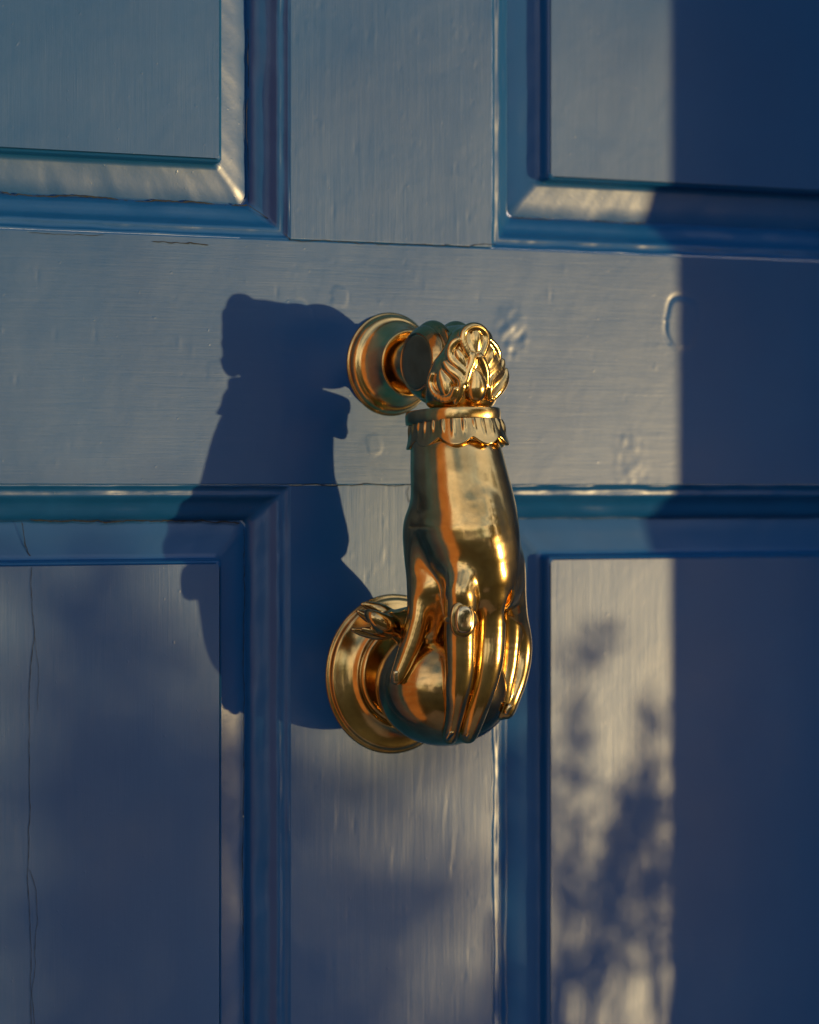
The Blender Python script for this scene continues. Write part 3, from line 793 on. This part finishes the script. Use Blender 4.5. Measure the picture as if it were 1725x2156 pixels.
def plant(name, label, cat, dist, Xc, spread, top, nb, nl, leafsize, seed, stemr, mat, lean=0.0, depth=.35, main=None, base_z=None):
    r = np.random.default_rng(seed)
    t = thing(name, label, cat)
    wood = MB(); lv = MB()
    basep = wpos(Xc, 0, dist); gz = float(terrain_z(basep[0], basep[1])); basep[2] = gz if base_z is None else base_z
    ends = []
    for i in range(nb):
        sx = Xc+r.uniform(-spread, spread); zt = top(sx)-abs(r.normal(0, .05))-r.uniform(0, .12)
        e = wpos(sx, zt, dist+r.uniform(-depth, depth))
        mid = basep+(e-basep)*.5+r.normal(0, .05, 3)
        pth = spline(np.array([basep+r.normal(0, .03, 3)*[1, 1, 0], mid, e]), 8)
        wood.add(*tube(pth, stemr*r.uniform(.6, 1), .0018)); ends.append(pth)
    if main:
        for (x0, z0, x1, z1, w0, dd) in main:
            a, b = wpos(x0, z0, dist+dd), wpos(x1, z1, dist+dd)
            root = basep+r.normal(0, .02, 3)*[1, 1, 0]
            pth = spline(np.array([root, a, (a+b)/2+r.normal(0, .004, 3), b]), 8); wood.add(*tube(pth, w0*1.3, w0*.45)); ends.append(pth)
    for i in range(nl):
        pth = ends[r.integers(len(ends))]
        s = 1-r.random()**1.4*(.22 if depth < .1 else .75)
        p = pth[min(len(pth)-1, int(s*len(pth)))]+r.normal(0, .012+.05*(1-s) if depth > .1 else .0035, 3)
        d = r.normal(0, 1, 3)+np.array([0, 0, .9])
        lv.leaf(p, d+np.array([0, 0, 1.2 if depth < .2 else 0]), leafsize*r.uniform(.6, 1.3), leafsize*(.15 if depth < .2 else .32)*r.uniform(.7, 1.2), r.normal(0, 1, 3))
    wood.build('stems', M['bark'], t); o = lv.build('foliage', mat, t)
    return t
r_ = np.random.default_rng(4); tw = []
for i in range(26):
    x0 = r_.uniform(.035, .135); x1 = x0+r_.normal(.022, .018); z1 = -.085-.09*r_.random()**1.3-(.03 if x1 < .06 else 0)
    tw.append((x0, -.30, x1, z1, r_.uniform(.0007, .0013), r_.uniform(-.05, .05)))
tw += [(.075, -.27, .122, -.118, .0032, 0), (.055, -.12, .100, -.062, .0011, .02), (.040, -.24, .066, -.120, .0016, .02)]
plant('shrub', 'wispy shrub with fine narrow leaves in a clay pot on the doorstep', 'shrub', .40, .088, .055,
      lambda x: -.12, 6, 2300, .0105, 3, .0016, M['leaf'], depth=.06, main=tw, base_z=G0+.22)
bp = wpos(.088, 0, .40)
pot = thing('plant_pot', 'round clay pot holding the wispy shrub on the doorstep', 'pot')
PM = simple('clay_pot', (.40, .17, .09), .85, 30, .2)
pv = []
for r0, z in ((.085, 0), (.12, .20), (.135, .20), (.135, .24), (.12, .24), (.115, .215), (.01, .215)):
    pv += [(bp[0]+r0*cos(2*pi*k/40), bp[1]+r0*sin(2*pi*k/40), G0+.001+z) for k in range(40)]
wmesh('pot_body', pv, grid_faces(7, 40, True), PM, pot)
plant('bush', 'broad olive leaved bush a few steps down the slope from the door', 'bush', 1.75, -.085, .13,
      lambda x: .015-1.9*min(.05, max(0, x+.105)), 32, 1700, .034, 9, .0036, M['leaf2'], depth=.38,
      main=[(-.100+.008*i, -.34, -.092+.007*i, -.10-.01*(i % 3), .0045, .10*(i-3)) for i in range(7)])

# ------------------------------------------------------------------ houses and trees across the slope (seen in the brass)
def house(x, y, w_, d_, h_, rot, label, wallm):
    t = thing('house', label, 'house', 'houses across the slope'); gz = float(terrain_z(np.array(x), np.array(y)))-2
    t.location = (x, y, gz); t.rotation_euler = (0, 0, rot)
    wbox('wall', (-w_/2, w_/2, -d_/2, d_/2, 0, h_), wallm, t)
    V = [(-w_/2-.3, -d_/2-.3, h_), (w_/2+.3, -d_/2-.3, h_), (w_/2+.3, d_/2+.3, h_), (-w_/2-.3, d_/2+.3, h_), (-w_/2-.3, 0, h_+2.6), (w_/2+.3, 0, h_+2.6)]
    rf = wmesh('roof', V, [(0, 1, 5, 4), (3, 4, 5, 2), (0, 4, 3), (1, 2, 5), (0, 3, 2, 1)], M['roof'], t, False)
    wbox('chimney', (w_/2-1.4, w_/2-.6, -.4, .4, h_+1, h_+3.6), M['brick'], rf)
    for k in range(3):
        for zz in (h_-2.2, h_-5.0):
            xx = -w_/2+w_*(k+.5)/3
            fr_ = wbox('window', (xx-.6, xx+.6, d_/2+.002, d_/2+.06, zz, zz+1.5), M['white'], t)
            wbox('pane', (xx-.5, xx+.5, d_/2+.062, d_/2+.07, zz+.1, zz+1.4), M['glass'], fr_)
house(-14, -30, 10, 7, 7.5, radians(-12), 'rendered house with a slate roof opposite, left of its neighbours', M['render'])
house(-2, -33, 9, 7, 9.5, radians(4), 'tall rendered house between two others across the slope', M['render'])
house(9, -34, 8, 7, 8.0, radians(10), 'brick house nearest to the gap the sun shines through', M['brick'])
def tree(x, y, h, cr_, seed, label, nl=3200):
    r = np.random.default_rng(seed); t = thing('tree', label, 'tree', 'trees across the slope'); wood = MB(); lv = MB()
    b = np.array([x, y, float(terrain_z(np.array(x), np.array(y)))-.2]); top = b+np.array([0, 0, h])
    wood.add(*tube(spline(np.array([b, b+[.2, .1, h*.4], top-[0, 0, h*.15]]), 6), .22, .05, 8))
    cl = []
    for i in range(16):
        e = b+np.array([r.normal(0, cr_*.5), r.normal(0, cr_*.5), h*r.uniform(.5, 1)]); cl.append(e)
        wood.add(*tube(spline(np.array([b+[0.1, .05, h*.35], (b+e)/2+[0, 0, h*.1], e]), 5), .07, .015, 5))
    for i in range(nl):
        c = cl[r.integers(16)]; p = c+r.normal(0, cr_*.22, 3)
        lv.leaf(p, r.normal(0, 1, 3), .30, .16, r.normal(0, 1, 3))
    wood.build('trunk', M['bark'], t); lv.build('crown', M['leaf'], t)
for i, (az, dist, h, cr_, lb) in enumerate(((20, 15, 8.5, 1.8, 'added dark tree nearest the front of the row right of the door'), (28, 14, 9.0, 1.9, 'added tall dark tree second in the row right of the door'), (35.5, 13, 8.6, 1.5, 'added dark tree just left of the low sun'),
        (41.5, 14, 7.6, .75, 'added slim dark tree beside the gap the sun shines through'), (57, 13, 8.6, 1.5, 'added dark tree just right of the low sun'), (66, 13, 9.0, 2.0, 'added broad dark tree far right of the low sun'))):
    tree(dist*sin(radians(az)), -dist*cos(radians(az)), h, cr_, 20+i, lb, 5200)  # unseen row, added to darken what the shaded door paint reflects
tree(-7.5, -24, 9.5, 2.6, 1, 'round leafy tree between the two left houses')
tree(3.2, -27, 9, 2.4, 2, 'leafy tree in front of the tall house')
tree(-26, -25, 10, 3.2, 3, 'broad leafy tree far out to the left of the houses')
